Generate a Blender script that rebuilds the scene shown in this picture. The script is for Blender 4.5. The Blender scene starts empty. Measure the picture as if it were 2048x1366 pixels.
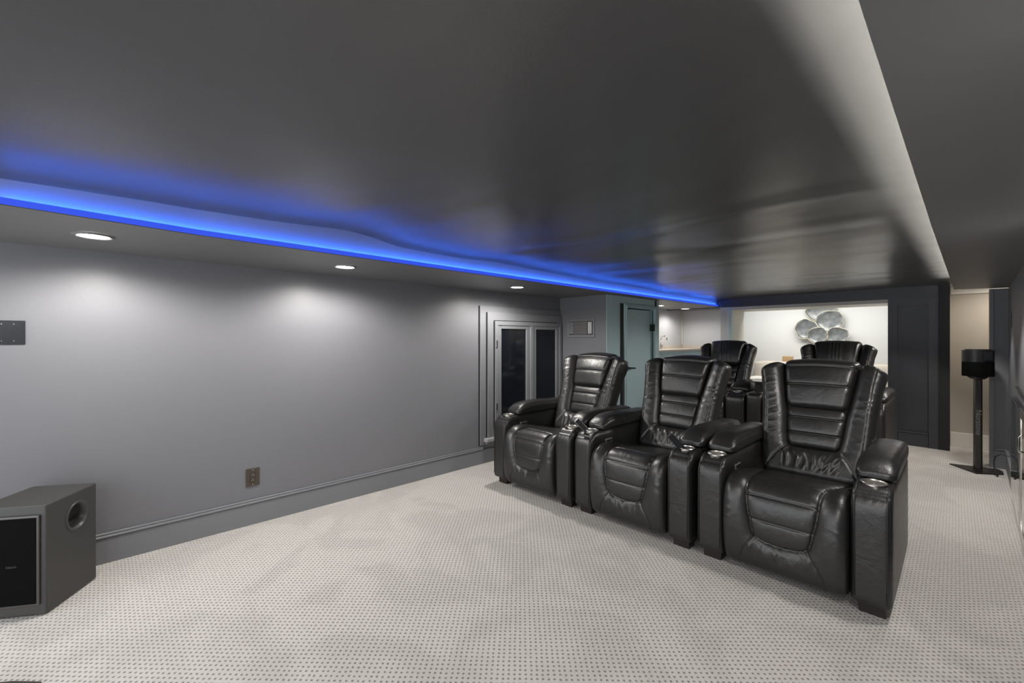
import bpy, bmesh, math
import numpy as np
from mathutils import Vector, Matrix
PI = math.pi
SC = bpy.context.scene
C = SC.collection
# ------------------------------------------------------------------ camera
H = 1.3
cam = bpy.data.cameras.new('camera'); camo = bpy.data.objects.new('camera', cam); C.objects.link(camo)
cam.sensor_fit = 'HORIZONTAL'; cam.sensor_width = 36.0
cam.lens = 36.0 * 853.0 / 2048.0
cam.shift_y = -6.0 / 2048.0
cam.clip_start = 0.02
camo.location = (0, 0, H)
camo.rotation_euler = (PI / 2, 0, math.radians(46.152))
SC.camera = camo
# ------------------------------------------------------------------ world, exposure
w = bpy.data.worlds.new('world'); SC.world = w; w.use_nodes = True
bg = w.node_tree.nodes['Background']
bg.inputs[0].default_value = (0.93, 0.96, 1.0, 1); bg.inputs[1].default_value = 0.92
SC.view_settings.view_transform = 'Standard'; SC.view_settings.look = 'None'
SC.view_settings.exposure = 1.6; SC.view_settings.gamma = 1.0
SC.view_settings.use_curve_mapping = False
LAMP = 1.0
K_WALL = 14.0      # watts of each wall-side downlight
K_AISLE = 12.0    # watts of each aisle downlight, base for the added door wall spots
K_BAR = 5.0
K_FAR = 11.0
K_HALL = 3.0
BLUE = 3.6
WHITE = 5.0

# ------------------------------------------------------------------ materials
def new_mat(name):
    m = bpy.data.materials.new(name); m.use_nodes = True
    return m, m.node_tree.nodes, m.node_tree.links, m.node_tree.nodes['Principled BSDF']

def plain(name, col, rough=0.5, metal=0.0, spec=0.5, bump=0.0, scale=60.0, var=0.0):
    m, N, L, p = new_mat(name)
    p.inputs['Base Color'].default_value = (*col, 1)
    p.inputs['Roughness'].default_value = rough
    p.inputs['Metallic'].default_value = metal
    p.inputs['Specular IOR Level'].default_value = spec
    tc = N.new('ShaderNodeTexCoord')
    n = N.new('ShaderNodeTexNoise'); n.inputs['Scale'].default_value = scale
    n.inputs['Detail'].default_value = 4
    L.new(tc.outputs['Object'], n.inputs['Vector'])
    if var > 0:
        mx = N.new('ShaderNodeMix'); mx.data_type = 'RGBA'
        mx.inputs[6].default_value = (*[c * (1 - var) for c in col], 1)
        mx.inputs[7].default_value = (*[min(1, c * (1 + var)) for c in col], 1)
        L.new(n.outputs['Fac'], mx.inputs[0]); L.new(mx.outputs[2], p.inputs['Base Color'])
    if bump > 0:
        b = N.new('ShaderNodeBump'); b.inputs['Strength'].default_value = bump
        b.inputs['Distance'].default_value = 0.002
        L.new(n.outputs['Fac'], b.inputs['Height']); L.new(b.outputs[0], p.inputs['Normal'])
    return m

def emit(name, col, strength):
    m, N, L, p = new_mat(name)
    p.inputs['Base Color'].default_value = (0.8, 0.8, 0.8, 1)
    p.inputs['Emission Color'].default_value = (*col, 1)
    p.inputs['Emission Strength'].default_value = strength
    return m

M_WALL = plain('grey_wall_paint', (0.172, 0.174, 0.189), 0.42, bump=0.12, scale=90, var=0.03)
M_TRIM = plain('grey_trim_paint', (0.190, 0.195, 0.210), 0.42, bump=0.05, scale=40)
M_SILL = plain('sill_paint', (0.36, 0.36, 0.36), 0.5)
M_BACKW = plain('charcoal_wall_paint', (0.043, 0.044, 0.052), 0.42, bump=0.08, scale=80, var=0.03)
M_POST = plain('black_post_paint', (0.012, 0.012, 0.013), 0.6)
M_TEAL = plain('teal_paint', (0.45, 0.61, 0.64), 0.45, bump=0.1, scale=60, var=0.06)
M_SOFF = plain('grey_soffit_paint', (0.150, 0.150, 0.150), 0.45, bump=0.1, scale=90)
M_WHITE = plain('white_room_paint', (0.71, 0.72, 0.71), 0.6)
M_BARW = plain('bar_wall_panels', (0.55, 0.56, 0.58), 0.3)
M_BEIGE = plain('beige_hall_paint', (0.38, 0.34, 0.29), 0.7)
M_CREAM = plain('cream_trim_paint', (0.62, 0.59, 0.53), 0.5)
M_BLACK = plain('satin_black_plastic', (0.012, 0.012, 0.013), 0.35)
M_DARKP = plain('black_plate', (0.016, 0.018, 0.022), 0.22)
M_CHROME = plain('chrome', (0.75, 0.74, 0.72), 0.12, metal=1)
M_STEEL = plain('brushed_steel', (0.62, 0.60, 0.57), 0.22, metal=1)
M_CUP = plain('ribbed_cup_steel', (0.80, 0.77, 0.73), 0.28, metal=1)
M_GLASS = plain('night_window_glass', (0.008, 0.010, 0.014), 0.06, spec=0.35)
M_MIRROR = plain('mirror_glass_door', (0.55, 0.53, 0.50), 0.03, metal=1)
M_BRONZE = plain('bronze_plate', (0.10, 0.085, 0.07), 0.4, metal=0.6)
M_FOOT = plain('espresso_wood', (0.018, 0.011, 0.009), 0.45)
M_BACKP = plain('taupe_leather_back', (0.045, 0.042, 0.036), 0.45, bump=0.3, scale=200)
M_SUB = plain('black_ash_vinyl', (0.045, 0.044, 0.042), 0.5, bump=0.35, scale=140, var=0.15)
M_GRILLE = plain('black_grille_cloth', (0.003, 0.003, 0.003), 0.9, spec=0.1)
M_GREY = plain('dark_grey_metal', (0.10, 0.095, 0.09), 0.35, metal=0.5)
M_BUTTON = plain('silver_button', (0.30, 0.30, 0.31), 0.3, metal=0.6)
M_SOFA = plain('cream_fabric', (0.66, 0.60, 0.52), 0.9, bump=0.5, scale=300)
M_WFAB = plain('white_fabric', (0.80, 0.78, 0.72), 0.9)
M_COUNTER = plain('beige_stone', (0.60, 0.53, 0.45), 0.25, var=0.08, scale=25)
M_WOOD = plain('tan_wood', (0.50, 0.33, 0.17), 0.5)
M_LAMP = emit('lamp_lens', (1.0, 0.97, 0.92), 30.0)
M_LAMPB = emit('bar_lamp_lens', (1.0, 0.97, 0.93), 8.0)
M_BLUE = emit('blue_led_diffuser', (0.035, 0.10, 1.0), 0.24)
M_BLUE.node_tree.nodes['Principled BSDF'].inputs['Base Color'].default_value = (0.03, 0.05, 0.25, 1)
M_BLUET = emit('blue_led_tape', (0.045, 0.19, 1.0), BLUE * 8)
M_WLED = emit('white_led_tape', (1.0, 0.97, 0.88), WHITE * 10)

def leather():
    m, N, L, p = new_mat('black_leather')
    tc = N.new('ShaderNodeTexCoord')
    p.inputs['Base Color'].default_value = (0.0150, 0.0147, 0.0145, 1)
    p.inputs['Specular IOR Level'].default_value = 0.75
    n1 = N.new('ShaderNodeTexNoise'); n1.inputs['Scale'].default_value = 9; n1.inputs['Detail'].default_value = 5
    n1.inputs['Distortion'].default_value = 0.8
    v = N.new('ShaderNodeTexVoronoi'); v.inputs['Scale'].default_value = 260
    n2 = N.new('ShaderNodeTexNoise'); n2.inputs['Scale'].default_value = 38; n2.inputs['Detail'].default_value = 3
    for q in (n1, v, n2): L.new(tc.outputs['Object'], q.inputs['Vector'])
    mr = N.new('ShaderNodeMapRange'); mr.inputs[3].default_value = 0.30; mr.inputs[4].default_value = 0.44
    L.new(n2.outputs['Fac'], mr.inputs[0]); L.new(mr.outputs[0], p.inputs['Roughness'])
    b1 = N.new('ShaderNodeBump'); b1.inputs['Strength'].default_value = 0.35; b1.inputs['Distance'].default_value = 0.012
    b2 = N.new('ShaderNodeBump'); b2.inputs['Strength'].default_value = 0.25; b2.inputs['Distance'].default_value = 0.0012
    b3 = N.new('ShaderNodeBump'); b3.inputs['Strength'].default_value = 0.35; b3.inputs['Distance'].default_value = 0.003
    L.new(n1.outputs['Fac'], b1.inputs['Height'])
    L.new(n2.outputs['Fac'], b3.inputs['Height']); L.new(b1.outputs[0], b3.inputs['Normal'])
    L.new(v.outputs['Distance'], b2.inputs['Height']); L.new(b3.outputs[0], b2.inputs['Normal'])
    L.new(b2.outputs[0], p.inputs['Normal'])
    return m
M_LEATHER = leather()

def carpet():
    m, N, L, p = new_mat('patterned_loop_carpet')
    tc = N.new('ShaderNodeTexCoord')
    mp = N.new('ShaderNodeMapping'); mp.inputs['Scale'].default_value = (1 / 0.022, 1 / 0.022, 0); mp.inputs['Rotation'].default_value = (0, 0, PI / 4)
    L.new(tc.outputs['Object'], mp.inputs['Vector'])
    wob = N.new('ShaderNodeTexNoise'); wob.inputs['Scale'].default_value = 1.3; wob.inputs['Detail'].default_value = 2
    L.new(mp.outputs[0], wob.inputs['Vector'])
    add = N.new('ShaderNodeMix'); add.data_type = 'VECTOR'; add.inputs[0].default_value = 0.22
    L.new(mp.outputs[0], add.inputs[4])
    va = N.new('ShaderNodeVectorMath'); va.operation = 'ADD'
    L.new(mp.outputs[0], va.inputs[0]); L.new(wob.outputs['Color'], va.inputs[1]); L.new(va.outputs[0], add.inputs[5])
    vo = N.new('ShaderNodeTexVoronoi'); vo.voronoi_dimensions = '2D'; vo.inputs['Scale'].default_value = 1.0
    vo.inputs['Randomness'].default_value = 0.12
    L.new(add.outputs[1], vo.inputs['Vector'])
    ramp = N.new('ShaderNodeMapRange'); ramp.interpolation_type = 'SMOOTHSTEP'
    ramp.inputs[1].default_value = 0.07; ramp.inputs[2].default_value = 0.30
    L.new(vo.outputs['Distance'], ramp.inputs[0])
    patch = N.new('ShaderNodeTexNoise'); patch.inputs['Scale'].default_value = 1.6; patch.inputs['Detail'].default_value = 2
    patch.inputs['Distortion'].default_value = 1.5
    L.new(tc.outputs['Object'], patch.inputs['Vector'])
    pr = N.new('ShaderNodeMapRange'); pr.inputs[1].default_value = 0.42; pr.inputs[2].default_value = 0.56
    pr.inputs[3].default_value = 0.95; pr.inputs[4].default_value = 1.05
    L.new(patch.outputs['Fac'], pr.inputs[0])
    yarn = N.new('ShaderNodeTexNoise'); yarn.inputs['Scale'].default_value = 320; yarn.inputs['Detail'].default_value = 2
    L.new(tc.outputs['Object'], yarn.inputs['Vector'])
    yr = N.new('ShaderNodeMapRange'); yr.inputs[1].default_value = 0.3; yr.inputs[2].default_value = 0.7
    yr.inputs[3].default_value = 0.86; yr.inputs[4].default_value = 1.10
    L.new(yarn.outputs['Fac'], yr.inputs[0])
    mx = N.new('ShaderNodeMix'); mx.data_type = 'RGBA'
    mx.inputs[6].default_value = (0.22, 0.205, 0.19, 1); mx.inputs[7].default_value = (0.550, 0.525, 0.502, 1)
    L.new(ramp.outputs[0], mx.inputs[0])
    m1 = N.new('ShaderNodeVectorMath'); m1.operation = 'SCALE'
    L.new(mx.outputs[2], m1.inputs[0]); L.new(pr.outputs[0], m1.inputs['Scale'])
    m2 = N.new('ShaderNodeVectorMath'); m2.operation = 'SCALE'
    L.new(m1.outputs[0], m2.inputs[0]); L.new(yr.outputs[0], m2.inputs['Scale'])
    L.new(m2.outputs[0], p.inputs['Base Color'])
    p.inputs['Roughness'].default_value = 0.95; p.inputs['Specular IOR Level'].default_value = 0.1
    b = N.new('ShaderNodeBump'); b.inputs['Strength'].default_value = 0.7; b.inputs['Distance'].default_value = 0.004
    L.new(ramp.outputs[0], b.inputs['Height'])
    b2 = N.new('ShaderNodeBump'); b2.inputs['Strength'].default_value = 0.5; b2.inputs['Distance'].default_value = 0.002
    L.new(yarn.outputs['Fac'], b2.inputs['Height']); L.new(b.outputs[0], b2.inputs['Normal'])
    L.new(b2.outputs[0], p.inputs['Normal'])
    return m
M_CARPET = carpet()

def ceil_mat():
    m, N, L, p = new_mat('satin_grey_ceiling')
    p.inputs['Base Color'].default_value = (0.075, 0.074, 0.074, 1)
    p.inputs['Roughness'].default_value = 0.30
    p.inputs['Specular IOR Level'].default_value = 0.6
    tc = N.new('ShaderNodeTexCoord')
    mp = N.new('ShaderNodeMapping'); mp.inputs['Scale'].default_value = (1.0, 1.9, 1)
    mp.inputs['Rotation'].default_value = (0, 0, 0.3)
    n = N.new('ShaderNodeTexNoise'); n.inputs['Scale'].default_value = 0.8; n.inputs['Detail'].default_value = 0.5
    n.inputs['Distortion'].default_value = 1.2
    L.new(tc.outputs['Object'], mp.inputs[0]); L.new(mp.outputs[0], n.inputs['Vector'])
    b = N.new('ShaderNodeBump'); b.inputs['Strength'].default_value = 1.0; b.inputs['Distance'].default_value = 0.022
    L.new(n.outputs['Fac'], b.inputs['Height'])
    n2 = N.new('ShaderNodeTexNoise'); n2.inputs['Scale'].default_value = 120
    L.new(tc.outputs['Object'], n2.inputs['Vector'])
    b2 = N.new('ShaderNodeBump'); b2.inputs['Strength'].default_value = 0.12; b2.inputs['Distance'].default_value = 0.002
    L.new(n2.outputs['Fac'], b2.inputs['Height']); L.new(b.outputs[0], b2.inputs['Normal'])
    L.new(b2.outputs[0], p.inputs['Normal'])
    return m
M_CEIL = ceil_mat()

def agate():
    m, N, L, p = new_mat('grey_blue_glazed_plate')
    tc = N.new('ShaderNodeTexCoord')
    n = N.new('ShaderNodeTexNoise'); n.inputs['Scale'].default_value = 9; n.inputs['Detail'].default_value = 6
    L.new(tc.outputs['Object'], n.inputs['Vector'])
    r = N.new('ShaderNodeValToRGB')
    e = r.color_ramp.elements
    e[0].position = 0.3; e[0].color = (0.11, 0.115, 0.112, 1)
    e[1].position = 0.7; e[1].color = (0.33, 0.355, 0.36, 1)
    k = e.new(0.5); k.color = (0.21, 0.225, 0.225, 1)
    L.new(n.outputs['Fac'], r.inputs[0]); L.new(r.outputs[0], p.inputs['Base Color'])
    p.inputs['Roughness'].default_value = 0.3; p.inputs['Metallic'].default_value = 0.3
    return m
M_AGATE = agate()
M_RIM = plain('gold_rim', (0.75, 0.68, 0.52), 0.3, metal=0.7)

# ------------------------------------------------------------------ mesh helpers
def obj(name, bm, mat, parent=None, smooth=False, normals=True):
    if normals: bmesh.ops.recalc_face_normals(bm, faces=bm.faces[:])
    me = bpy.data.meshes.new(name); bm.to_mesh(me); bm.free()
    me.materials.append(mat)
    if smooth:
        me.polygons.foreach_set('use_smooth', [True] * len(me.polygons))
    o = bpy.data.objects.new(name, me); C.objects.link(o)
    if parent: o.parent = parent
    return o
def tag(o, label=None, cat=None, group=None):
    if label: o['label'] = label
    if cat: o['category'] = cat
    if group: o['group'] = group
    return o
def thing(name, label, cat, loc=(0, 0, 0), rz=0, group=None):
    o = bpy.data.objects.new(name, None); C.objects.link(o)
    o.location = loc; o.rotation_euler = (0, 0, rz); o.empty_display_size = 0.1
    return tag(o, label, cat, group)
def box(bm, x0, x1, y0, y1, z0, z1, bev=0.0, seg=2):
    vs = [bm.verts.new((x, y, z)) for x in (x0, x1) for y in (y0, y1) for z in (z0, z1)]
    f = [(0, 1, 3, 2), (4, 6, 7, 5), (0, 4, 5, 1), (2, 3, 7, 6), (0, 2, 6, 4), (1, 5, 7, 3)]
    fs = [bm.faces.new([vs[i] for i in q]) for q in f]
    if bev > 0:
        es = list({e for g in fs for e in g.edges})
        bmesh.ops.bevel(bm, geom=es, offset=bev, segments=seg, affect='EDGES', profile=0.5)
    return bm
def bx(*a, **k):
    return box(bmesh.new(), *a, **k)
def prism(bm, pts, z0, z1):
    lo = [bm.verts.new((x, y, z0)) for x, y in pts]; hi = [bm.verts.new((x, y, z1)) for x, y in pts]
    n = len(pts); bm.faces.new(lo[::-1]); bm.faces.new(hi)
    for i in range(n): bm.faces.new((lo[i], lo[(i + 1) % n], hi[(i + 1) % n], hi[i]))
    return bm
def cyl(bm, r0, r1, z0, z1, n=32, c=(0, 0), mat=None, cap=True):
    a = [bm.verts.new((c[0] + r0 * math.cos(2 * PI * i / n), c[1] + r0 * math.sin(2 * PI * i / n), z0)) for i in range(n)]
    b = [bm.verts.new((c[0] + r1 * math.cos(2 * PI * i / n), c[1] + r1 * math.sin(2 * PI * i / n), z1)) for i in range(n)]
    if cap: bm.faces.new(a[::-1]); bm.faces.new(b)
    for i in range(n): bm.faces.new((a[i], a[(i + 1) % n], b[(i + 1) % n], b[i]))
    if mat is not None: bmesh.ops.transform(bm, matrix=mat, verts=a + b)
    return bm
def lathe(bm, prof, n=32, mat=None, closed=False):
    rings = []
    for r, z in prof:
        rings.append([bm.verts.new((r * math.cos(2 * PI * i / n), r * math.sin(2 * PI * i / n), z)) for i in range(n)])
    k = len(rings)
    for j in range(k if closed else k - 1):
        A, B = rings[j], rings[(j + 1) % k]
        for i in range(n): bm.faces.new((A[i], A[(i + 1) % n], B[(i + 1) % n], B[i]))
    if mat is not None: bmesh.ops.transform(bm, matrix=mat, verts=[v for r in rings for v in r])
    return bm
def tube(bm, pts, r, n=8):
    pts = [Vector(p) for p in pts]; prev = None; rings = []
    for i, p in enumerate(pts):
        t = (pts[min(i + 1, len(pts) - 1)] - pts[max(i - 1, 0)]).normalized()
        if prev is None:
            prev = t.orthogonal().normalized()
        u = (prev - t * prev.dot(t)).normalized(); prev = u; v = t.cross(u)
        rings.append([bm.verts.new(p + (u * math.cos(2 * PI * k / n) + v * math.sin(2 * PI * k / n)) * r) for k in range(n)])
    for A, B in zip(rings, rings[1:]):
        for k in range(n): bm.faces.new((A[k], A[(k + 1) % n], B[(k + 1) % n], B[k]))
    bm.faces.new(rings[0][::-1]); bm.faces.new(rings[-1])
    return bm
def struct(name, bm, mat, parent=None, smooth=False):
    o = obj(name, bm, mat, parent, smooth)
    if parent is None: o['kind'] = 'structure'
    return o
def grid_obj(name, P, mat, parent=None, close=None):
    """P: (nu, nv, 3) grid of points -> one smooth mesh; close: extra (nu,nv,3) back sheet joined round the border."""
    nu, nv = P.shape[:2]
    V = P.reshape(-1, 3); idx = np.arange(nu * nv).reshape(nu, nv)
    F = np.stack([idx[:-1, :-1], idx[1:, :-1], idx[1:, 1:], idx[:-1, 1:]], -1).reshape(-1, 4)
    if close is not None:
        V = np.concatenate([V, close.reshape(-1, 3)]); j = idx + nu * nv
        F2 = np.stack([j[:-1, :-1], j[:-1, 1:], j[1:, 1:], j[1:, :-1]], -1).reshape(-1, 4)
        rim = [(idx[i, 0], idx[i + 1, 0], j[i + 1, 0], j[i, 0]) for i in range(nu - 1)]
        rim += [(idx[i, -1], idx[i + 1, -1], j[i + 1, -1], j[i, -1]) for i in range(nu - 1)]
        rim += [(idx[0, i], idx[0, i + 1], j[0, i + 1], j[0, i]) for i in range(nv - 1)]
        rim += [(idx[-1, i], idx[-1, i + 1], j[-1, i + 1], j[-1, i]) for i in range(nv - 1)]
        F = np.concatenate([F, F2, np.array(rim)])
    me = bpy.data.meshes.new(name); me.from_pydata(V.tolist(), [], F.tolist())
    bm = bmesh.new(); bm.from_mesh(me); bpy.data.meshes.remove(me)
    return obj(name, bm, mat, parent, smooth=True)
def pillow_box(bm, x0, x1, y0, y1, z0, z1, r=0.02, bulge=0.006, n=12, warp=None):
    """box with rounded edges and slightly inflated faces."""
    b2 = bmesh.new(); bmesh.ops.create_cube(b2, size=2.0)
    bmesh.ops.subdivide_edges(b2, edges=b2.edges[:], cuts=n, use_grid_fill=True)
    cx, cy, cz = (x0 + x1) / 2, (y0 + y1) / 2, (z0 + z1) / 2
    h = np.array([(x1 - x0) / 2, (y1 - y0) / 2, (z1 - z0) / 2])
    for v in b2.verts:
        q = np.array(v.co)
        # push samples towards the edges so that the rounding is well resolved
        q = np.sign(q) * (1 - (1 - np.abs(q)) ** 1.35)
        p = q * h; core = np.clip(p, -(h - r), h - r); d = p - core
        L = np.linalg.norm(d)
        if L > 1e-9: p = core + d / L * r
        for ax in range(3):
            o1, o2 = (ax + 1) % 3, (ax + 2) % 3
            if abs(abs(q[ax]) - 1) < 1e-4:
                p[ax] += math.copysign(bulge * (1 - q[o1] ** 4) * (1 - q[o2] ** 4), q[ax])
        P = np.array([cx, cy, cz]) + p
        if warp: P = np.array(warp(*P))
        v.co = P
    me = bpy.data.meshes.new('t'); b2.to_mesh(me); b2.free(); bm.from_mesh(me); bpy.data.meshes.remove(me)
    return bm
def seg_dist(X, Y, lines):
    D = np.full(X.shape, 9.0)
    for ln in lines:
        for (ax, ay), (bx_, by) in zip(ln, ln[1:]):
            dx, dy = bx_ - ax, by - ay; L2 = dx * dx + dy * dy + 1e-12
            t = np.clip(((X - ax) * dx + (Y - ay) * dy) / L2, 0, 1)
            D = np.minimum(D, np.hypot(X - ax - t * dx, Y - ay - t * dy))
    return D
def text_obj(name, s, size, mat, parent, M, depth=0.0006):
    cu = bpy.data.curves.new(name, 'FONT'); cu.body = s; cu.size = size; cu.extrude = depth
    cu.align_x = 'CENTER'; cu.align_y = 'CENTER'
    t = bpy.data.objects.new(name, cu); C.objects.link(t)
    bpy.context.view_layer.update()
    me = bpy.data.meshes.new_from_object(t.evaluated_get(bpy.context.evaluated_depsgraph_get()))
    bpy.data.objects.remove(t); bpy.data.curves.remove(cu)
    me.materials.clear(); me.materials.append(mat)
    o = bpy.data.objects.new(name, me); C.objects.link(o); o.parent = parent; o.matrix_local = M
    return o
def copy_tree(o, parent=None):
    c = o.copy(); C.objects.link(c)
    if parent: c.parent = parent
    for ch in list(o.children): copy_tree(ch, c)
    return c

# ================================================================== THE ROOM
XL = -3.42
ZS = 1.80           # soffit underside
ZC = 1.93           # raised ceiling
LE = [(-1.6, -2.47), (-0.28, -2.516), (0.34, -2.593), (1.85, -2.625), (4.0, -2.640), (7.1, -2.655)]   # left tray edge (Y, X)
RE = [(-1.6, -0.128), (0.80, -0.100), (2.63, -0.076), (6.30, -0.014)]                                 # right tray edge
RF = [(y, x + 0.050) for y, x in RE]   # face of the right soffit behind its lip
def lerp(T, y): return float(np.interp(y, [a for a, b in T], [b for a, b in T]))
def rwx(y): return 0.362 + 0.0205 * (y - 6.49)      # right wall X at Y

bm = bmesh.new(); box(bm, -3.75, 0.9, -1.6, 8.9, -0.08, 0.0); struct('floor', bm, M_CARPET)
# left wall
struct('wall_left', bx(XL - 0.12, XL, -1.6, 4.115, 0, ZS), M_WALL)
# vent wall (perpendicular) and door wall
struct('wall_vent', bx(XL - 0.12, -2.745, 4.115, 4.235, 0, ZS), M_WALL)
bm = bmesh.new()
box(bm, -2.86, -2.74, 4.2355, 4.50, 0, ZS); box(bm, -2.7445, -2.74, 4.116, 4.235, 0, ZS); box(bm, -2.86, -2.74, 5.175, 5.347, 0, ZS); box(bm, -2.86, -2.74, 4.50, 5.175, 1.672, ZS)
struct('wall_door', bm, M_TEAL)
# bar recess walls
struct('wall_bar_left', bx(-3.62, -3.50, 4.236, 7.83, 0, ZS + 0.02), M_BARW)
struct('wall_bar_front', bx(-3.499, -2.862, 5.25, 5.347, 0, ZS), M_BARW)
struct('wall_bar_back', bx(-3.499, -2.60, 7.71, 7.83, 0, ZS + 0.02), M_BARW)
struct('trim_1', bx(-3.499, -3.475, 7.685, 7.709, 1.18, ZS), M_CREAM)
# partition between bar and opening, then the back wall
bm = bmesh.new(); box(bm, -2.598, -2.456, 7.10, 7.70, 0, 1.79); struct('wall_partition', bm, M_BARW)
bm = bmesh.new()
box(bm, -3.499, -0.05, 7.10, 7.22, 1.79, 2.05)
box(bm, -0.59, -0.15, 7.10, 7.22, 0, 1.79)
struct('wall_back', bm, M_BACKW)
# opening casing (front faces) left/right/top
struct('trim_2', bx(-2.470, -2.425, 7.085, 7.0995, 0, 1.787), M_TEAL)
struct('trim_11', bx(-2.4555, -2.44, 7.10, 7.70, 0, 1.744), M_CREAM)
struct('trim_3', bx(-2.4555, -0.591, 7.10, 7.72, 1.745, 1.789), M_CREAM)
# panelled strip right of the opening
bm = bmesh.new()
box(bm, -0.59, -0.50, 7.075, 7.0995, 0, 1.776); box(bm, -0.225, -0.145, 7.06, 7.0995, 0, 1.776)
box(bm, -0.50, -0.225, 7.075, 7.0995, 1.70, 1.776)
struct('trim_4', bm, M_BACKW)
bm = bmesh.new(); box(bm, -0.498, -0.227, 7.080, 7.0995, 0, 0.150, 0.003); box(bm, -0.498, -0.227, 7.072, 7.0995, 0.152, 0.172, 0.004)
struct('baseboard_back', bm, M_BACKW)
struct('trim_5', bx(-0.1445, -0.049, 7.055, 7.22, 0, 1.93), M_POST)
# hall behind
struct('wall_hall', bx(-0.14, 0.9, 7.44, 7.54, 0, 1.95), M_BEIGE)
struct('wall_hall_left', bx(-0.14, -0.05, 7.225, 7.439, 0, 1.93), M_BEIGE)
struct('wall_hall_right', bx(0.80, 0.9, 6.62, 7.439, 0, 1.95), M_BEIGE)
bm = bx(-0.049, 0.799, 7.42, 7.4395, 0.0, 0.17, 0.004); struct('baseboard_hall', bm, M_CREAM)
bm = bx(-0.049, 0.799, 7.41, 7.4395, 1.83, 1.93, 0.006); struct('trim_6', bm, M_CREAM)
# return wall and right wall
struct('wall_return', bx(0.262, 0.90, 6.49, 6.62, 0, ZS), M_WALL)
struct('trim_7', bx(0.236, 0.2615, 6.47, 6.63, 0, ZS), M_TRIM)
bm = bmesh.new(); box(bm, 0.263, 0.355, 6.472, 6.4895, 0, 0.175, 0.003); box(bm, 0.263, 0.355, 6.466, 6.4895, 0.178, 0.196, 0.004)
struct('baseboard_return', bm, M_TRIM)
bm = prism(bmesh.new(), [(rwx(-1.6), -1.6), (rwx(6.489), 6.489), (rwx(6.489) + .12, 6.489), (rwx(-1.6) + .12, -1.6)], 0, 1.95)
struct('wall_right', bm, M_WALL)
bm = prism(bmesh.new(), [(rwx(5.34) - .018, 5.34), (rwx(6.45) - .018, 6.45), (rwx(6.45) - .0005, 6.45), (rwx(5.34) - .0005, 5.34)], 0, 0.175)
prism(bm, [(rwx(5.34) - .024, 5.34), (rwx(6.45) - .024, 6.45), (rwx(6.45) - .0005, 6.45), (rwx(5.34) - .0005, 5.34)], 0.178, 0.196)
struct('baseboard_right', bm, M_TRIM)
# soffits
bm = bmesh.new()
prism(bm, [(-3.54, -1.6)] + [(x, y) for y, x in LE[:-1]] + [(-2.655, 7.099), (-3.62, 7.099), (-3.62, 4.3), (-3.54, 4.3)], ZS, 2.05)
box(bm, -3.62, -2.617, 7.1, 7.83, ZS + .001, 1.83)
struct('trim_8', bm, M_SOFF)
bm = prism(bmesh.new(), [(rwx(-1.6) + .1, -1.6), (rwx(6.30) + .1, 6.45), (0.036, 6.30)] + [(x, y) for y, x in RF[::-1][1:]], ZS, 2.05)
struct('trim_9', bm, M_SOFF)
# raised ceiling: uneven sheet
ny, nx = 260, 90
Yv = np.linspace(-1.6, 7.1, ny)
BU = [(-1.6, 1.915), (-0.35, 1.915), (0.16, 1.942), (0.7, 1.958), (1.10, 1.985), (1.26, 1.965), (1.444, 1.930), (2.0, 1.925), (2.35, 1.944), (2.7, 1.932), (3.79, 1.915), (4.6, 1.925), (5.2, 1.905), (5.8, 1.925), (6.3, 1.905), (6.8, 1.92), (7.1, 1.905)]
def smooth(a, k):
    ker = np.exp(-np.linspace(-2, 2, k) ** 2); ker /= ker.sum()
    return np.convolve(np.pad(a, k // 2, mode='edge'), ker, 'valid')[:len(a)]
zl = smooth(np.interp(Yv, [a for a, b in BU], [b for a, b in BU]), 9) - 0.012
P = np.zeros((ny, nx, 3))
for i, y in enumerate(Yv):
    xl = lerp(LE, y) - 0.02; xr = (lerp(RF, y) if y < 6.3 else 0.9) + 0.02
    xs = np.linspace(xl, xr, nx); dd = xs - xl
    z = 1.928 + (zl[i] - 1.928) * np.exp(-(dd / 0.22) ** 1.3)
    z = z + 0.006 * np.sin(xs * 2.3 + 0.8 * np.sin(y * 1.1)) * np.sin(y * 1.9 + 1.5 * np.sin(xs * 1.4)) * np.clip(dd / .4, 0, 1)
    z = z + 0.0035 * np.sin(xs * 4.1 - y * 2.2 + 2 * np.sin(y * .9)) * np.clip(dd / .4, 0, 1)
    P[i, :, 0] = xs; P[i, :, 1] = y; P[i, :, 2] = z
cl = grid_obj('ceiling', P, M_CEIL); cl['kind'] = 'structure'
struct('ceiling.001', bx(-0.06, 0.9, 7.1, 7.44, 1.932, 1.95), M_WHITE)
# far room
struct('wall_far_back', bx(-3.5, 0.2, 8.62, 8.72, 0, 2.1), M_WHITE)
struct('wall_far_left', bx(-3.4, -3.3, 7.84, 8.62, 0, 2.1), M_WHITE)
struct('wall_far_right', bx(-0.141, -0.05, 7.545, 8.62, 0, 2.1), M_WHITE)
struct('ceiling.002', bx(-3.5, 0.2, 7.225, 8.72, 2.1, 2.14), M_WHITE)

# left baseboard
bm = bmesh.new()
box(bm, XL + .0005, XL + 0.016, -1.6, 4.114, 0, 0.142, 0.002)
box(bm, XL + .0005, XL + 0.022, -1.6, 2.86, 0.145, 0.160, 0.005, 3)
box(bm, XL + .0005, XL + 0.014, -1.6, 2.86, 0.160, 0.174, 0.004, 3)
struct('baseboard_left', bm, M_TRIM)

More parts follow.
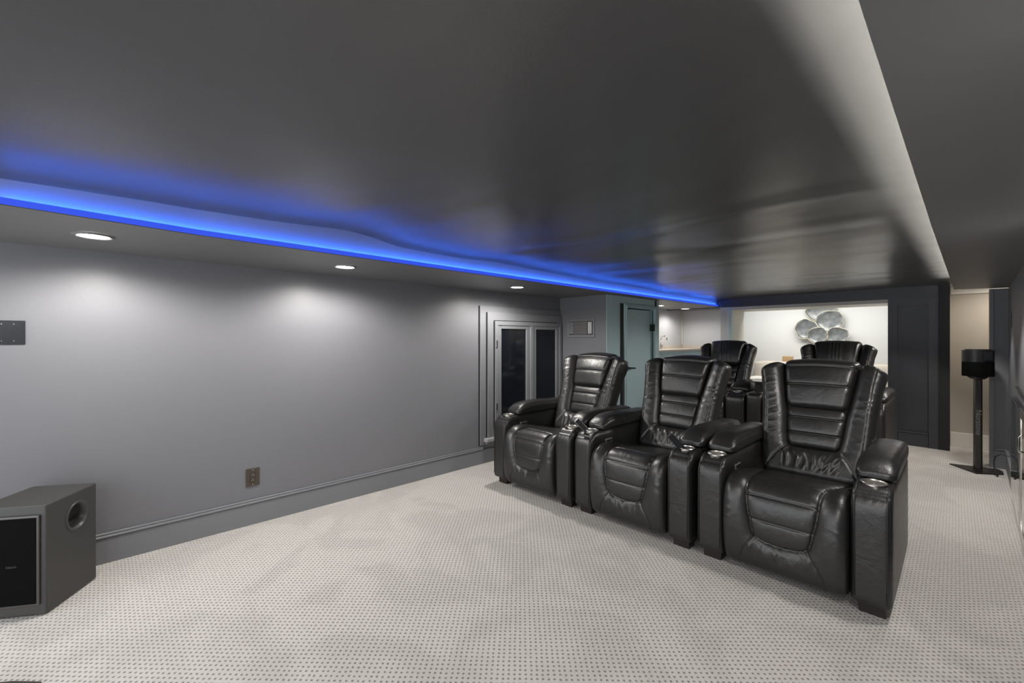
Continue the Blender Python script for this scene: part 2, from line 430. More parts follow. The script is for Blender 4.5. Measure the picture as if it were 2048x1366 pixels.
# ------------------------------------------------------------------ window
win = bpy.data.objects.new('window_1', None); C.objects.link(win); win.location = (XL, 2.81, 0); win['kind'] = 'structure'
def wb(y0, y1, z0, z1, d0, d1, bev=0.004): return bx(d0, d1, y0 - 2.81, y1 - 2.81, z0, z1, bev=bev)
def framebm(y0, y1, z0, z1, th, d0, d1, bev=0.004, thz=None, bot=True):
    bm = bmesh.new(); tz = thz or th
    box(bm, d0, d1, y0 - 2.81, y0 + th - 2.81, z0, z1, bev); box(bm, d0, d1, y1 - th - 2.81, y1 - 2.81, z0, z1, bev)
    box(bm, d0, d1, y0 + th - 2.81, y1 - th - 2.81, z1 - tz, z1, bev)
    if bot: box(bm, d0, d1, y0 + th - 2.81, y1 - th - 2.81, z0, z0 + tz, bev)
    return bm
obj('backing_board', wb(2.815, 4.112, 0.19, 1.642, 0.0008, 0.016), M_TRIM, win)
obj('casing', framebm(2.903, 4.108, 0.25, 1.578, 0.085, 0.0165, 0.034), M_TRIM, win)
obj('window_frame', framebm(2.992, 4.09, 0.30, 1.486, 0.045, 0.0165, 0.052, bot=True), M_TRIM, win)
obj('mullion', wb(3.530, 3.585, 0.345, 1.441, 0.0165, 0.056, 0.008), M_TRIM, win)
for y0, y1 in ((3.040, 3.528), (3.587, 4.044)):
    fr = obj('sash', framebm(y0, y1, 0.42, 1.455, 0.052, 0.0165, 0.042, 0.007, thz=0.052), M_TRIM, win)
    g = obj('pane', bx(0.0165, 0.024, y0 + .05 - 2.81, y1 - .05 - 2.81, 0.465, 1.408), M_GLASS, fr)
for z in (1.205, 0.54):
    bm = bmesh.new(); box(bm, 0.052, 0.062, 2.998 - 2.81, 3.02 - 2.81, z, z + 0.075, 0.003)
    obj('hinge', bm, M_STEEL, win)
obj('sill', wb(2.86, 4.10, 0.225, 0.262, 0.0165, 0.075, 0.006), M_SILL, win)
for y, z0, z1, d in ((2.8045, 0.19, 1.640, .010), (2.892, 0.26, 1.576, .026), (2.981, 0.34, 1.484, .044)):  # black strips paint the shade on the boards' near sides
    obj('shade_line', wb(y, y + .010, z0, z1, 0.0008 if y < 2.81 else .0165, d, 0.001), M_POST, win)['label'] = 'near black strip painted as shade beside the board'
obj('apron', wb(2.88, 4.10, 0.195, 0.2245, 0.0165, 0.045, 0.005), M_TRIM, win)

# ------------------------------------------------------------------ door
dr = bpy.data.objects.new('door_1', None); C.objects.link(dr); dr.location = (-2.74, 4.45, 0); dr['kind'] = 'structure'
obj('door_panel', bx(-0.062, -0.022, 0.062, 0.712, 0.008, 1.660, 0.002), M_TEAL, dr)
bm = bmesh.new()
for a, b, z0, z1 in ((0.005, 0.055, 0, 1.715), (0.725, 0.785, 0, 1.715), (0.055, 0.725, 1.672, 1.715)):
    box(bm, 0.0005, 0.030, a, b, z0, z1, 0.006)
for a, b, z0, z1 in ((0.030, 0.052, 0, 1.69), (0.728, 0.748, 0, 1.69), (0.052, 0.728, 1.675, 1.69)):
    box(bm, 0.028, 0.038, a, b, z0, z1, 0.003)
obj('casing', bm, M_TEAL, dr)
for a, b, z1, d in ((-0.052, 0.004, 1.715, 0.012), (0.7125, 0.7248, 1.66, 0.006), (0.786, 0.812, 1.795, 0.010)):  # shade along casing and slab edge, built as black strips
    g = obj('shade_strip', bx(0.0005, d, a, b, 0, z1), M_POST, dr); g['label'] = 'near black vertical strip painted as shade by the casing'
h1 = obj('hinge', bx(-0.024, 0.034, 0.690, 0.722, 1.395, 1.485, 0.003), M_POST, dr); h1['label'] = 'black hinge'
obj('hinge', bx(-0.024, 0.034, 0.690, 0.722, 0.25, 0.34, 0.003), M_POST, dr)
bm = bmesh.new()
cyl(bm, 0.03, 0.028, 0, 0.012, 24, mat=Matrix.Translation((-0.022, 0.115, 0.945)) @ Matrix.Rotation(PI / 2, 4, 'Y'))
tube(bm, [(-0.012, 0.115, 0.945), (0.025, 0.115, 0.945), (0.035, 0.125, 0.945), (0.037, 0.16, 0.943), (0.036, 0.225, 0.938)], 0.010, 10)
hd = obj('door_handle', bm, M_POST, dr, smooth=True); hd['label'] = 'black lever handle'

# ------------------------------------------------------------------ vent / wall heater
t = thing('wall_vent', 'grey rectangular wall vent with horizontal louvres and steel end strip beside the window', 'vent', (-3.0985, 4.114, 1.423))
bm = bmesh.new()
hw, hh = 0.2025, 0.108
box(bm, -hw, hw, -0.010, -0.0005, -hh, -hh + .028, .003); box(bm, -hw, hw, -0.010, -0.0005, hh - .028, hh, .003)
box(bm, -hw, -hw + .035, -0.010, -0.0005, -hh + .028, hh - .028, .003); box(bm, hw - .028, hw, -0.010, -0.0005, -hh + .028, hh - .028, .003)
obj('frame', bm, M_TRIM, t)
obj('backing', bx(-hw + .034, hw - .027, -0.003, -0.0006, -hh + .027, hh - .027), M_GREY, t)
bm = bmesh.new()
for k in range(9):
    z = -0.068 + k * 0.017
    b0 = len(bm.verts); box(bm, -0.098, 0.098, -0.014, -0.004, z - .0045, z + .0045, 0.001)
obj('louvres', bm, plain('warm_grey_louvre', (0.33, 0.30, 0.29), 0.4, metal=0.3), t)['label'] = 'pale grey horizontal louvres'
bm = bmesh.new()
for k in range(3): box(bm, 0.112 + k * .018, 0.126 + k * .018, -0.018, -0.004, -0.07, 0.072, 0.003)
obj('steel_strip', bm, M_STEEL, t)['label'] = 'bright steel strip'
obj('side_cover', bx(-0.165, -0.105, -0.012, -0.004, -0.07, 0.075, .003), M_TRIM, t)

# ------------------------------------------------------------------ wall plates
def plate(name, label, cat, loc, rz, w_, h_, mat, screws, body=None):
    t = thing(name, label, cat, loc, rz)     # local: x along wall, -y out of wall
    obj('cover_plate', bx(-w_ / 2, w_ / 2, -0.006, -0.0005, -h_ / 2, h_ / 2, 0.002), mat, t)
    for (sx, sz) in screws:
        bm = cyl(bmesh.new(), 0.0032, 0.0028, 0, 0.0015, 12, mat=Matrix.Translation((sx, -0.006, sz)) @ Matrix.Rotation(PI / 2, 4, 'X'))
        obj('screw', bm, M_CHROME, t)
    return t
t = plate('wall_outlet', 'bronze duplex power outlet low on the long grey wall', 'outlet', (XL, 0.76, 0.328), PI / 2, 0.083, 0.124, M_BRONZE, [(0, .051), (0, -.051)])
rc = obj('receptacle', bx(-0.017, 0.017, -0.009, -0.006, -0.034, 0.034, 0.001), plain('brown_receptacle', (0.05, 0.035, 0.028), 0.4), t)
for zz in (0.012, -0.024):
    for xx in (-0.008, 0.005): obj('socket_slot', bx(xx, xx + .003, -0.0098, -0.0088, zz, zz + .006), M_CHROME, rc)
    obj('socket_slot', bx(-0.002, 0.002, -0.0098, -0.0088, zz + .011, zz + .015), M_CHROME, rc)
plate('wall_switch_plate', 'wide black wall plate with silver screws at the left end of the grey wall', 'wall plate', (XL, -0.40, 1.331), PI / 2, 0.212, 0.125, M_DARKP,
      [(x, z) for x in (-.072, -.024, .024, .066) for z in (.044, -.044)])
sp = bx(-0.010, -0.0005, -0.045, 0.045, -0.07, 0.07, 0.002)
o = obj('wall_switch_plate', sp, M_DARKP); o.location = (rwx(6.0), 6.02, 1.475); o.rotation_euler = (0, 0, -0.0205)
tag(o, 'slim black wall plate seen edge-on high on the right wall', 'wall plate')

# ------------------------------------------------------------------ bar
t = thing('bar_cabinet', 'teal bar cabinet run under the pale stone counter', 'cabinet', (-3.499, 5.40, 0))
obj('body', bx(0, 0.40, -0.05, 2.30, 0.0, 1.094), M_TEAL, t)
for k in range(4):
    d = obj('door', bx(0.4005, 0.418, -0.04 + k * .585, 0.535 + k * .585, 0.10, 1.06, 0.003), M_TEAL, t)
    obj('knob', cyl(bmesh.new(), .012, .012, 0, .02, 16, mat=Matrix.Translation((.418, 0.48 + k * .585, .95)) @ Matrix.Rotation(PI / 2, 4, 'Y')), M_CHROME, d)
bm = bmesh.new(); box(bm, 0, 0.43, -0.05, 2.309, 1.095, 1.125, 0.003)
o = obj('bar_countertop', bm, M_COUNTER); o.location = (-3.499, 5.40, 0); tag(o, 'pale beige stone bar counter with the chrome faucet', 'countertop')
bm = bmesh.new(); box(bm, 0.0, 0.02, -0.05, 2.309, 1.1255, 1.175); box(bm, 0.0205, 0.88, 2.289, 2.309, 1.1255, 1.175)
o2 = obj('backsplash', bm, M_COUNTER, o)
t = thing('faucet', 'chrome gooseneck faucet on the bar counter', 'faucet', (-3.40, 6.70, 1.1255))
bm = cyl(bmesh.new(), 0.028, 0.028, 0, 0.006, 24); cyl(bm, 0.022, 0.022, 0.006, 0.075, 24)
obj('base', bm, M_STEEL, t, smooth=False)
pts = [(0, 0, .07), (0, 0, .16)] + [(0.052 - 0.052 * math.cos(a), 0, .16 + 0.055 * math.sin(a)) for a in np.linspace(0, PI, 12)] + [(0.108, 0, .14)]
obj('spout', tube(bmesh.new(), pts, 0.010, 12), M_CHROME, t, smooth=True)
obj('handle', tube(bmesh.new(), [(0.02, 0.0, .045), (0.045, 0.0, .048), (0.05, 0, .06), (0.05, 0, .10)], 0.007, 10), M_CHROME, t, smooth=True)

# ------------------------------------------------------------------ lights in the ceilings
def spot(loc, watts, col=(1, 0.96, 0.90), size=168, blend=0.5, r=0.02, parent=None):
    l = bpy.data.lights.new('lamp', 'SPOT'); l.energy = watts * LAMP; l.color = col
    l.spot_size = math.radians(size); l.spot_blend = blend; l.shadow_soft_size = r
    o = bpy.data.objects.new('lamp', l); C.objects.link(o)
    o.location = loc
    if parent: o.parent = parent
    return o
def downlight(x, y, z, label, group, watts, mat=M_LAMP, r=0.058, **k):
    t = thing('recessed_downlight', label, 'ceiling light', (x, y, z), 0, group)
    n = 40
    bm = lathe(bmesh.new(), [(r, -0.001), (r, -0.006), (r + .012, -0.009), (r + .02, -0.004), (r + .021, -0.0005)], n)
    obj('trim_ring', bm, M_CREAM if mat is M_LAMPB else M_SOFF, t, smooth=True)
    bm = lathe(bmesh.new(), [(r - .0005, -0.002), (r * .6, -0.0045), (0.0005, -0.0055)], n)
    obj('lens', bm, mat, t, smooth=True)
    spot((0, 0, -0.03), watts, parent=t, **k)
    return t
G1 = 'recessed downlights along the wall side soffit'
downlight(-2.90, -0.03, ZS, 'bright recessed downlight in the left soffit, nearest to the camera, above the wall plate', G1, K_WALL)
downlight(-2.94, 1.215, ZS, 'bright recessed downlight in the left soffit, middle one of the three along the grey wall', G1, K_WALL)
downlight(-2.945, 2.90, ZS, 'small bright recessed downlight in the left soffit, just above the window casing', G1, K_WALL)
G2 = 'recessed downlights over the bar'
downlight(-3.10, 6.08, ZS, 'recessed downlight over the bar, next to the door wall edge', G2, K_BAR, M_LAMPB, size=165)
downlight(-3.13, 7.02, ZS, 'recessed downlight over the bar, in the middle of the bar ceiling near the far corner', G2, K_BAR, M_LAMPB, size=165)
for y, k in ((-0.9, 1), (0.95, 1), (2.80, 1), (4.6, 1.5), (5.9, 1.1)):  # the last two are added, with no fixture, to brighten the door wall
    t = spot((0.10, y, ZS - .03), K_AISLE * k, r=0.05, blend=.3, size=118 if y > 4 else 166)
    t.rotation_euler = (0, math.radians(28 if y > 4 else 8), 0)
    t.name = 'aisle_and_fill_lamp'
l = bpy.data.lights.new('far_room_lamp', 'AREA'); l.energy = K_FAR; l.shape = 'RECTANGLE'; l.size = 2.0; l.size_y = 0.5; l.color = (1, .98, .95)
o = bpy.data.objects.new('far_room_lamp', l); C.objects.link(o); o.location = (-1.6, 7.75, 2.09)
l = bpy.data.lights.new('hall_lamp', 'AREA'); l.energy = K_HALL; l.size = 0.25; l.color = (1, .93, .82)
o = bpy.data.objects.new('hall_lamp', l); C.objects.link(o); o.location = (0.45, 7.0, 1.9)

# blue LED strip along the left tray edge
def edge_strip(T, y0, y1, sgn, d0, d1, z0, z1, n=30):
    ys = sorted(set([y0, y1] + [y for y, x in T if y0 < y < y1])); a = [(lerp(T, y) + sgn * d0, y) for y in ys]; b = [(lerp(T, y) + sgn * d1, y) for y in ys]
    return prism(bmesh.new(), a + b[::-1], z0, z1)
struct('trim_10', edge_strip(LE, -1.58, 7.08, 1, 0.0004, 0.003, ZS + .0045, ZS + .20), plain('pale_cove_board', (.27, .30, .36), .6))
t = thing('led_strip_light', 'glowing blue LED strip in its channel along the left edge of the raised ceiling', 'light strip', (0, 0, 0))
obj('lip', edge_strip(LE, -1.58, 7.06, 1, -0.01, 0.040, ZS + .0003, ZS + .004), M_SOFF, t)['label'] = 'grey painted lip'
obj('diffuser', edge_strip(LE, -0.28, 7.05, 1, 0.034, 0.040, ZS + .0042, ZS + .030), M_BLUE, t)['label'] = 'blue glowing diffuser'
obj('led_tape', edge_strip(LE, -0.28, 7.05, 1, 0.030, 0.0335, ZS + .005, ZS + .015), M_BLUET, t)['label'] = 'bright blue LED tape'
t = thing('led_strip_light', 'warm white LED strip along the right edge of the raised ceiling', 'light strip', (0, 0, 0))
obj('lip', edge_strip(RF, -1.58, 6.28, -1, -0.01, 0.050, ZS + .0003, ZS + .004), M_SOFF, t)
obj('upstand', edge_strip(RF, -1.58, 6.28, -1, 0.047, 0.050, ZS + .0042, ZS + .030), M_SOFF, t)
obj('led_tape', edge_strip(RF, -1.5, 6.25, -1, 0.010, 0.020, ZS + .005, ZS + .009), M_WLED, t)['label'] = 'bright white LED tape'

# ================================================================== RECLINERS
OB = np.array([0, 0.66, 0.42]); TB = np.array([0, 0.98, 1.17])
LB = np.linalg.norm(TB - OB); UB = (TB - OB) / LB; NB = np.array([0, -UB[2], UB[1]])
def bk(a, b, h):
    return OB + np.stack([a, b * UB[1] + h * NB[1], b * UB[2] + h * NB[2]], -1)
def softstep(x, a, b):
    t = np.clip((x - a) / (b - a), 0, 1); return t * t * (3 - 2 * t)
def crease(p, q, f, seed):
    # irregular gathered folds running across p
    g = np.random.RandomState(seed); out = np.zeros_like(p)
    for k in range(7):
        ff = f * (.35 + 1.1 * g.rand()); ph = g.rand() * 6.28; ph2 = g.rand() * 6.28
        win = .5 + .5 * np.sin(q * (14 + 30 * g.rand()) + p * (9 + 25 * g.rand()) * (1 if g.rand() > .5 else -1) + ph2)
        out += win ** 2 * (1 - np.abs(np.sin(p * ff * .5 + ph + 1.2 * np.sin(q * 18 + ph2)))) ** 1.6
    return out - 1.0

def make_seat(parent, back_row):
    path = np.array([(.70, .40), (.55, .435), (.40, .462), (.25, .487), (.16, .502), (.10, .505), (.055, .495), (.02, .470), (-.002, .435), (-.012, .38), (-.016, .30), (-.013, .22), (-.002, .14), (.015, .085), (.045, .058)])
    # dense smooth path
    for _ in range(3):
        q = [path[0]]
        for a, b in zip(path, path[1:]): q += [a * .75 + b * .25, a * .25 + b * .75]
        q.append(path[-1]); path = np.array(q)
    s = np.concatenate([[0], np.cumsum(np.hypot(*np.diff(path, axis=0).T))]); L = s[-1]
    ns, nx = 230, 121
    S = np.linspace(0, L, ns); py = np.interp(S, s, path[:, 0]); pz = np.interp(S, s, path[:, 1])
    ty = np.gradient(py, S); tz = np.gradient(pz, S); nl = np.hypot(ty, tz); ny_, nz_ = tz / nl, -ty / nl
    # outward normal
    flip = np.where(nz_[10] < 0, -1, 1); ny_, nz_ = ny_ * flip, nz_ * flip
    def sz(z):   # arc length at front height z
        k = np.where((py < .08))[0]; kk = k[np.argmin(abs(pz[k] - z))]; return S[kk]
    def sy(y):
        k = np.where((pz > .40) & (py > .03))[0]; kk = k[np.argmin(abs(py[k] - y))]; return S[kk]
    hw = 0.283
    X = np.linspace(-hw, hw, nx)[None, :].repeat(ns, 0); SS = S[:, None].repeat(nx, 1)
    zb = sz(.212)
    pan = []
    side = [(sy(.62), .235), (sy(.40), .215), (sy(.24), .190), (sy(.12), .172), (sy(.05), .167), (sz(.45), .166), (sz(.36), .152), (sz(.28), .136), (sz(.245), .126), (sz(.225), .108), (sz(.214), .08), (zb + .006, .0)]
    for sg in (-1, 1): pan.append([(sg * x, q) for q, x in side])
    hs = [[(-.172, sy(.115)), (.172, sy(.115))], [(-.166, sz(.447)), (.166, sz(.447))], [(-.145, sz(.325)), (.145, sz(.325))]]
    diag = [[(sg * .118, sz(.228)), (sg * .165, sz(.16)), (sg * .195, sz(.09))] for sg in (-1, 1)]
    d1 = seg_dist(X, SS, pan); d2 = seg_dist(X, SS, hs); d3 = seg_dist(X, SS, diag)
    xin = np.interp(SS[:, 0], [q for q, x in side], [x for q, x in side])[:, None]
    outer = (np.abs(X) > xin) | (SS > zb + .003)
    disp = np.where(outer, 0.034 * (1 - np.exp(-d1 / .030)), 0.013 * (1 - np.exp(-d1 / .022)))
    disp -= 0.0075 * np.exp(-(d1 / .005) ** 2)
    disp += np.where(outer, 0, 0.005 * (1 - np.exp(-d2 / .02)) - 0.006 * np.exp(-(d2 / .0045) ** 2))
    disp -= 0.006 * np.exp(-(d3 / .006) ** 2) * outer
    # creases: gathered leather along the outer bolster and under the panel
    side_w = softstep(np.abs(X), .22, .275) * np.exp(-((SS - sz(.36)) / .10) ** 2)
    disp += 0.0036 * side_w * crease(SS, X, 105, 1)
    low = softstep(SS, zb, zb + .02) * (1 - softstep(SS, zb + .05, zb + .11)) * (np.abs(X) < .16)
    disp += 0.0030 * low * crease(X, SS, 120, 2)
    topc = (1 - softstep(SS, sy(.3), sy(.1))) * np.exp(-(d1 / .05) ** 2)
    disp += 0.002 * topc * np.sin(SS * 110 + X * 60)
    # side rounding
    e = np.clip((np.abs(X) - (hw - .05)) / .05, 0, 1)
    disp -= 0.045 * (1 - np.sqrt(np.clip(1 - e ** 2, 0, 1)))
    e2 = np.clip((SS - (L - .04)) / .04, 0, 1); disp -= .02 * e2 ** 2
    P = np.stack([X, py[:, None] + ny_[:, None] * disp, pz[:, None] + nz_[:, None] * disp], -1)
    # back sheet (inside)
    Q = P.copy(); cy = np.clip(P[..., 1] + .16, .12, .72); Q[..., 1] = cy; Q[..., 2] = np.clip(P[..., 2] - .10, .09, .34)
    return grid_obj('seat', P, M_LEATHER, parent, close=Q)

def make_back(parent, back_row):
    nb, na = 200, 161
    B_ = np.linspace(-.03, .775, nb); U_ = np.linspace(-1, 1, na)
    wb_ = np.interp(B_, [-.03, .05, .12, .2, .4, .6, .70, .74, .775], [.262, .278, .288, .300, .312, .330, .348, .350, .330])
    A = U_[None, :] * wb_[:, None]; B = B_[:, None].repeat(na, 1)
    # drop the outer corners of the top edge
    top_drop = 0.035 * softstep(np.abs(U_), .72, 1.0)[None, :] + 0.02 * (np.abs(U_)[None, :] < .58)
    B = B - top_drop * softstep(B, .55, .775)
    inn = [(-.03, .115), (.10, .115), (.178, .115), (.20, .137), (.26, .148), (.40, .162), (.45, .170), (.60, .192), (.73, .212), (.80, .215)]
    xin = np.interp(B, [p[0] for p in inn], [p[1] for p in inn])
    lum = [[(-.137, .205), (-.115, .183), (0, .176), (.115, .183), (.137, .205)]]
    sides = [[(sg * x, b) for b, x in inn[2:]] for sg in (-1, 1)]
    diag = [[(sg * .130, .19), (sg * .19, .11), (sg * .235, .03)] for sg in (-1, 1)]
    dS = seg_dist(A, B, sides + lum); dD = seg_dist(A, B, diag)
    out = (np.abs(A) > xin) | (B < .18)
    tt = np.clip((np.abs(A) - xin) / np.maximum(wb_[:, None] - xin, .02), 0, 1)
    h = np.where(out, 0.058 * (1 - np.exp(-dS / .026)) + 0.012, 0.0)
    h = h - 0.030 * (1 - np.exp(-dS / .01)) * (~out) * 0.5
    h -= 0.006 * np.exp(-(dD / .006) ** 2) * out
    # seams running down the wing (outer piping)
    pip = [[(sg * (wv * .86), b) for b, wv in zip(B_[::10], wb_[::10])] for sg in (-1, 1)]
    dP = seg_dist(A, B, pip); h -= 0.0035 * np.exp(-(dP / .0035) ** 2) * softstep(B, .1, .2)
    # creases
    fold = softstep(B, .02, .06) * (1 - softstep(B, .12, .175)) * (np.abs(A) < .15)
    h += 0.0046 * fold * crease(A * (1 + .9 * (.16 - B) / .16), B, 95, 3)
    wf = softstep(tt, .1, .5) * out * softstep(B, .18, .3) * (1 - softstep(B, .60, .70))
    h += 0.0026 * wf * crease(B + .10 * np.abs(A), A, 85, 4)
    # outer edge rolls back, top scrolls back
    e = np.clip((tt - .62) / .38, 0, 1) * (B > -.1)
    h -= 0.085 * (1 - np.sqrt(np.clip(1 - e ** 2, 0, 1)))
    h += 0.02 * softstep(B, .35, .62) * tt
    tb = np.clip((B_[:, None] - .70) / .075, 0, 1); h -= 0.085 * (1 - np.sqrt(np.clip(1 - (tb * .98) ** 2, 0, 1)))
    bb = np.clip((.03 - B_[:, None]) / .06, 0, 1); h -= 0.07 * (1 - np.sqrt(np.clip(1 - (bb * .98) ** 2, 0, 1)))
    if back_row: h += 0.010 * out * softstep(B, .3, .6)
    P = bk(A, B, h); Q = bk(A * .90, np.clip(B, 0.0, .735), np.full_like(h, -.11))
    o = grid_obj('backrest', P, M_LEATHER, parent, close=Q)
    # shell behind
    nb2, na2 = 24, 20
    b2 = np.linspace(-.05, .70, nb2)[:, None].repeat(na2, 1); a2 = np.linspace(-1, 1, na2)[None, :] * np.interp(b2, [0, .7], [.27, .27])
    e = np.abs(a2 / .27)
    P2 = bk(a2, b2, -.112 - .05 * (1 - e ** 4)); Q2 = bk(a2 * .97, b2, np.full_like(a2, -.108))
    o2 = grid_obj('back_panel', P2, M_BACKP, parent, close=Q2); o2['label'] = 'smooth taupe brown back panel'
    return o

def cushion(name, parent, b0, b1, W, seams, hbase, hbulge, r_c, back_row=False, top_curl=0.0, drop=0.0, folds=0.0):
    nb, na = 90, 91
    B_ = np.linspace(b0, b1, nb); U_ = np.linspace(-1, 1, na)
    Wd = np.interp(B_, [b0, b1], W)
    for k, b in enumerate(B_):
        for d_ in (b - b0, b1 - b):
            if d_ < r_c: Wd[k] = min(Wd[k], Wd[k] - r_c + math.sqrt(max(r_c ** 2 - (r_c - d_) ** 2, 0)))
    A = U_[None, :] * Wd[:, None]; B = B_[:, None].repeat(na, 1)
    v = (B - b0) / (b1 - b0) * 2 - 1
    edge = np.minimum(1 - np.abs(U_)[None, :], 1.0); dist = np.minimum(np.maximum(Wd[:, None] - np.abs(A), 0), np.minimum(B - b0, b1 - B))
    pil = np.sqrt(np.clip(1 - (1 - np.clip(dist / .035, 0, 1)) ** 2, 0, 1))
    h = hbase * pil ** .6 + hbulge * (1 - v ** 2) * (1 - .5 * U_[None, :] ** 2) * pil
    if seams:
        dS = seg_dist(A, B, [[(-.3, s0), (.3, s1)] for s0, s1 in seams])
        h += -0.010 * np.exp(-(dS / .0055) ** 2) - .004 * np.exp(-(dS / .02) ** 2)
    if folds: h += folds * pil * (1 - pil * .6) * np.sin(A * 130 + 3 * np.sin(A * 29))
    B = B + drop * (1 - np.cos(U_ * 1.2))[None, :] * softstep(v, 0, 1) * -1
    h -= top_curl * softstep(v, .45, 1.0) ** 2
    h = h - 0.012
    P = bk(A, B, h); Q = bk(A * .96, np.clip(B, b0 + .012, b1 - .012), np.full_like(h, -.05) - (top_curl * .6) * softstep(v, .3, 1))
    return grid_obj(name, P, M_LEATHER, parent, close=Q)

def make_arm(parent, sg, aw, cup=True):
    xi, xo = sg * .289, sg * (.289 + aw); x0, x1 = min(xi, xo), max(xi, xo)
    R = .10
    def warp(x, y, z):
        # big round on the front top edge
        if z > .598 - R and y < R:
            dy, dz = R - y, z - (.598 - R)
            m = max(dy, dz) / R; l = math.hypot(dy, dz)
            if l > 1e-6:
                k = m * R / l; y, z = R - dy * k, (.598 - R) + dz * k
        return x, y, z
    bm = pillow_box(bmesh.new(), x0, x1, 0, .92, .055, .598, r=.022, bulge=.006, n=22, warp=warp)
    arm = obj('arm', bm, M_LEATHER, parent, smooth=True)
    if cup:
        cx, cy, r = (x0 + x1) / 2, .118, .047
        cu = obj('t', cyl(bmesh.new(), r + .001, r + .001, .52, .70, 40, c=(cx, cy)), M_LEATHER)
        md = arm.modifiers.new('b', 'BOOLEAN'); md.object = cu; md.operation = 'DIFFERENCE'; md.solver = 'EXACT'
        bpy.context.view_layer.update()
        me = bpy.data.meshes.new_from_object(arm.evaluated_get(bpy.context.evaluated_depsgraph_get()))
        arm.modifiers.clear(); arm.data = me; bpy.data.objects.remove(cu)
        n = 48
        zt = .603
        bm = lathe(bmesh.new(), [(r + .006, zt + .004), (r + .004, zt + .007), (r, zt + .007), (r - .002, zt + .002), (r - .004, .535), (.0005, .530), (.0005, .527), (r, .527), (r, zt)], n,
                   mat=Matrix.Translation((cx, cy, 0)))
        for v in bm.verts:
            p = Vector((v.co.x - cx, v.co.y - cy, 0))
            if .53 < v.co.z < .603 and p.length > .02 and p.length < r - .001:
                a = math.atan2(p.y, p.x); k = 1 + .018 * math.cos(24 * a); v.co.x = cx + p.x * k; v.co.y = cy + p.y * k
        o = obj('cup_holder', bm, M_CUP, parent, smooth=False); o['label'] = 'shiny steel cup holder'
    # pad
    def pw(x, y, z):
        t = (z - .600) / .09
        f = 1 - .55 * max(0, min(1, (.30 - y) / .14)) ** 2
        xx = (x - (x0 + x1) / 2) / (aw / 2)
        z2 = .600 + (z - .600) * f + t * (.012 * (1 - xx * xx) + .010 * math.sin(min(1, max(0, (y - .17) / .5)) * PI)) - .010 * t * (y > .5) * (y - .5)
        return x, y, z2
    bm = pillow_box(bmesh.new(), x0 - .004, x1 + .004, .172, .90, .600, .685, r=.030, bulge=.006, n=18, warp=pw)
    obj('armrest_pad', bm, M_LEATHER, parent, smooth=True)
    return arm

def piping(parent, aw):
    for sg in (-1, 1):
        for xx in (.289 + .016, .289 + aw - .016):
            x = sg * xx
            pts = [(x, -.004, .09), (x, -.006, .3), (x, -.004, .49)] + [(x, .10 - .103 * math.cos(a), .505 + .103 * math.sin(a)) for a in np.linspace(.1, PI / 2, 8)]
            obj('piping', tube(bmesh.new(), pts, .0022, 6), M_LEATHER, parent, smooth=True)

def make_recliner(label, group, aw=.150, back_row=False):
    t = thing('recliner', label, 'recliner', (0, 0, 0), 0, group)
    make_seat(t, back_row)
    obj('seat_frame', bx(-.286, .286, .07, .80, .062, .30), M_POST, t)
    make_back(t, back_row)
    if back_row:
        cushion('headrest', t, .46, .835, (.185, .225), [], .075, .040, .06, top_curl=.06, drop=.02, folds=.0025)
    else:
        cushion('headrest', t, .447, .832, (.166, .214), [(.600, .600), (.735, .735)], .052, .030, .045, top_curl=.075, drop=.028)
    cushion('lumbar_cushion', t, .188, .455, (.142, .166), [(.275, .275), (.380, .380)], .034, .014, .042)
    for sg in (-1, 1): make_arm(t, sg, aw)
    piping(t, aw)
    # power switch on the inner side of the left arm
    bm = pillow_box(bmesh.new(), -.2885, -.281, .185, .275, .506, .540, r=.0035, bulge=0.0, n=8)
    cp = obj('control_panel', bm, M_BUTTON, t, smooth=True); cp['label'] = 'silver power control panel'
    for k in range(4):
        obj('button', bx(-.2812, -.2785, .196 + k * .018, .209 + k * .018, .514, .532, .001), M_BLACK, cp)
    for sx in (-1, 1):
        for y in (.045, .80):
            xo = sx * (.289 + aw * .5)
            obj('foot', bx(xo - .05, xo + .05, y, y + .075, 0.0, .060, .003), M_FOOT, t)
    return t

FR = 'recliners in the front row'
r3 = make_recliner('black leather recliner nearest to the camera, at the right end of the front row', FR)
r3.location = (-.638, 2.565, 0)
def relabel(o, lab): o['label'] = lab; return o
r2 = relabel(copy_tree(r3), 'black leather recliner in the middle of the front row'); r2.location = (-1.552, 2.560, 0)
r1 = relabel(copy_tree(r3), 'black leather recliner at the left end of the front row, beside the window'); r1.location = (-2.462, 2.555, 0)
BR = 'recliners in the raised back row'
RIS = 0.10
b2 = make_recliner('black leather recliner in the back row, in front of the wall plates', BR, aw=.20, back_row=True)
b2.location = (-.93, 5.06, RIS)
b1 = relabel(copy_tree(b2), 'black leather recliner in the back row, in front of the bar counter'); b1.location = (-2.095, 5.06, RIS)
struct('floor.001', bx(-2.64, -.43, 4.95, 6.35, 0.0005, RIS), M_CARPET)

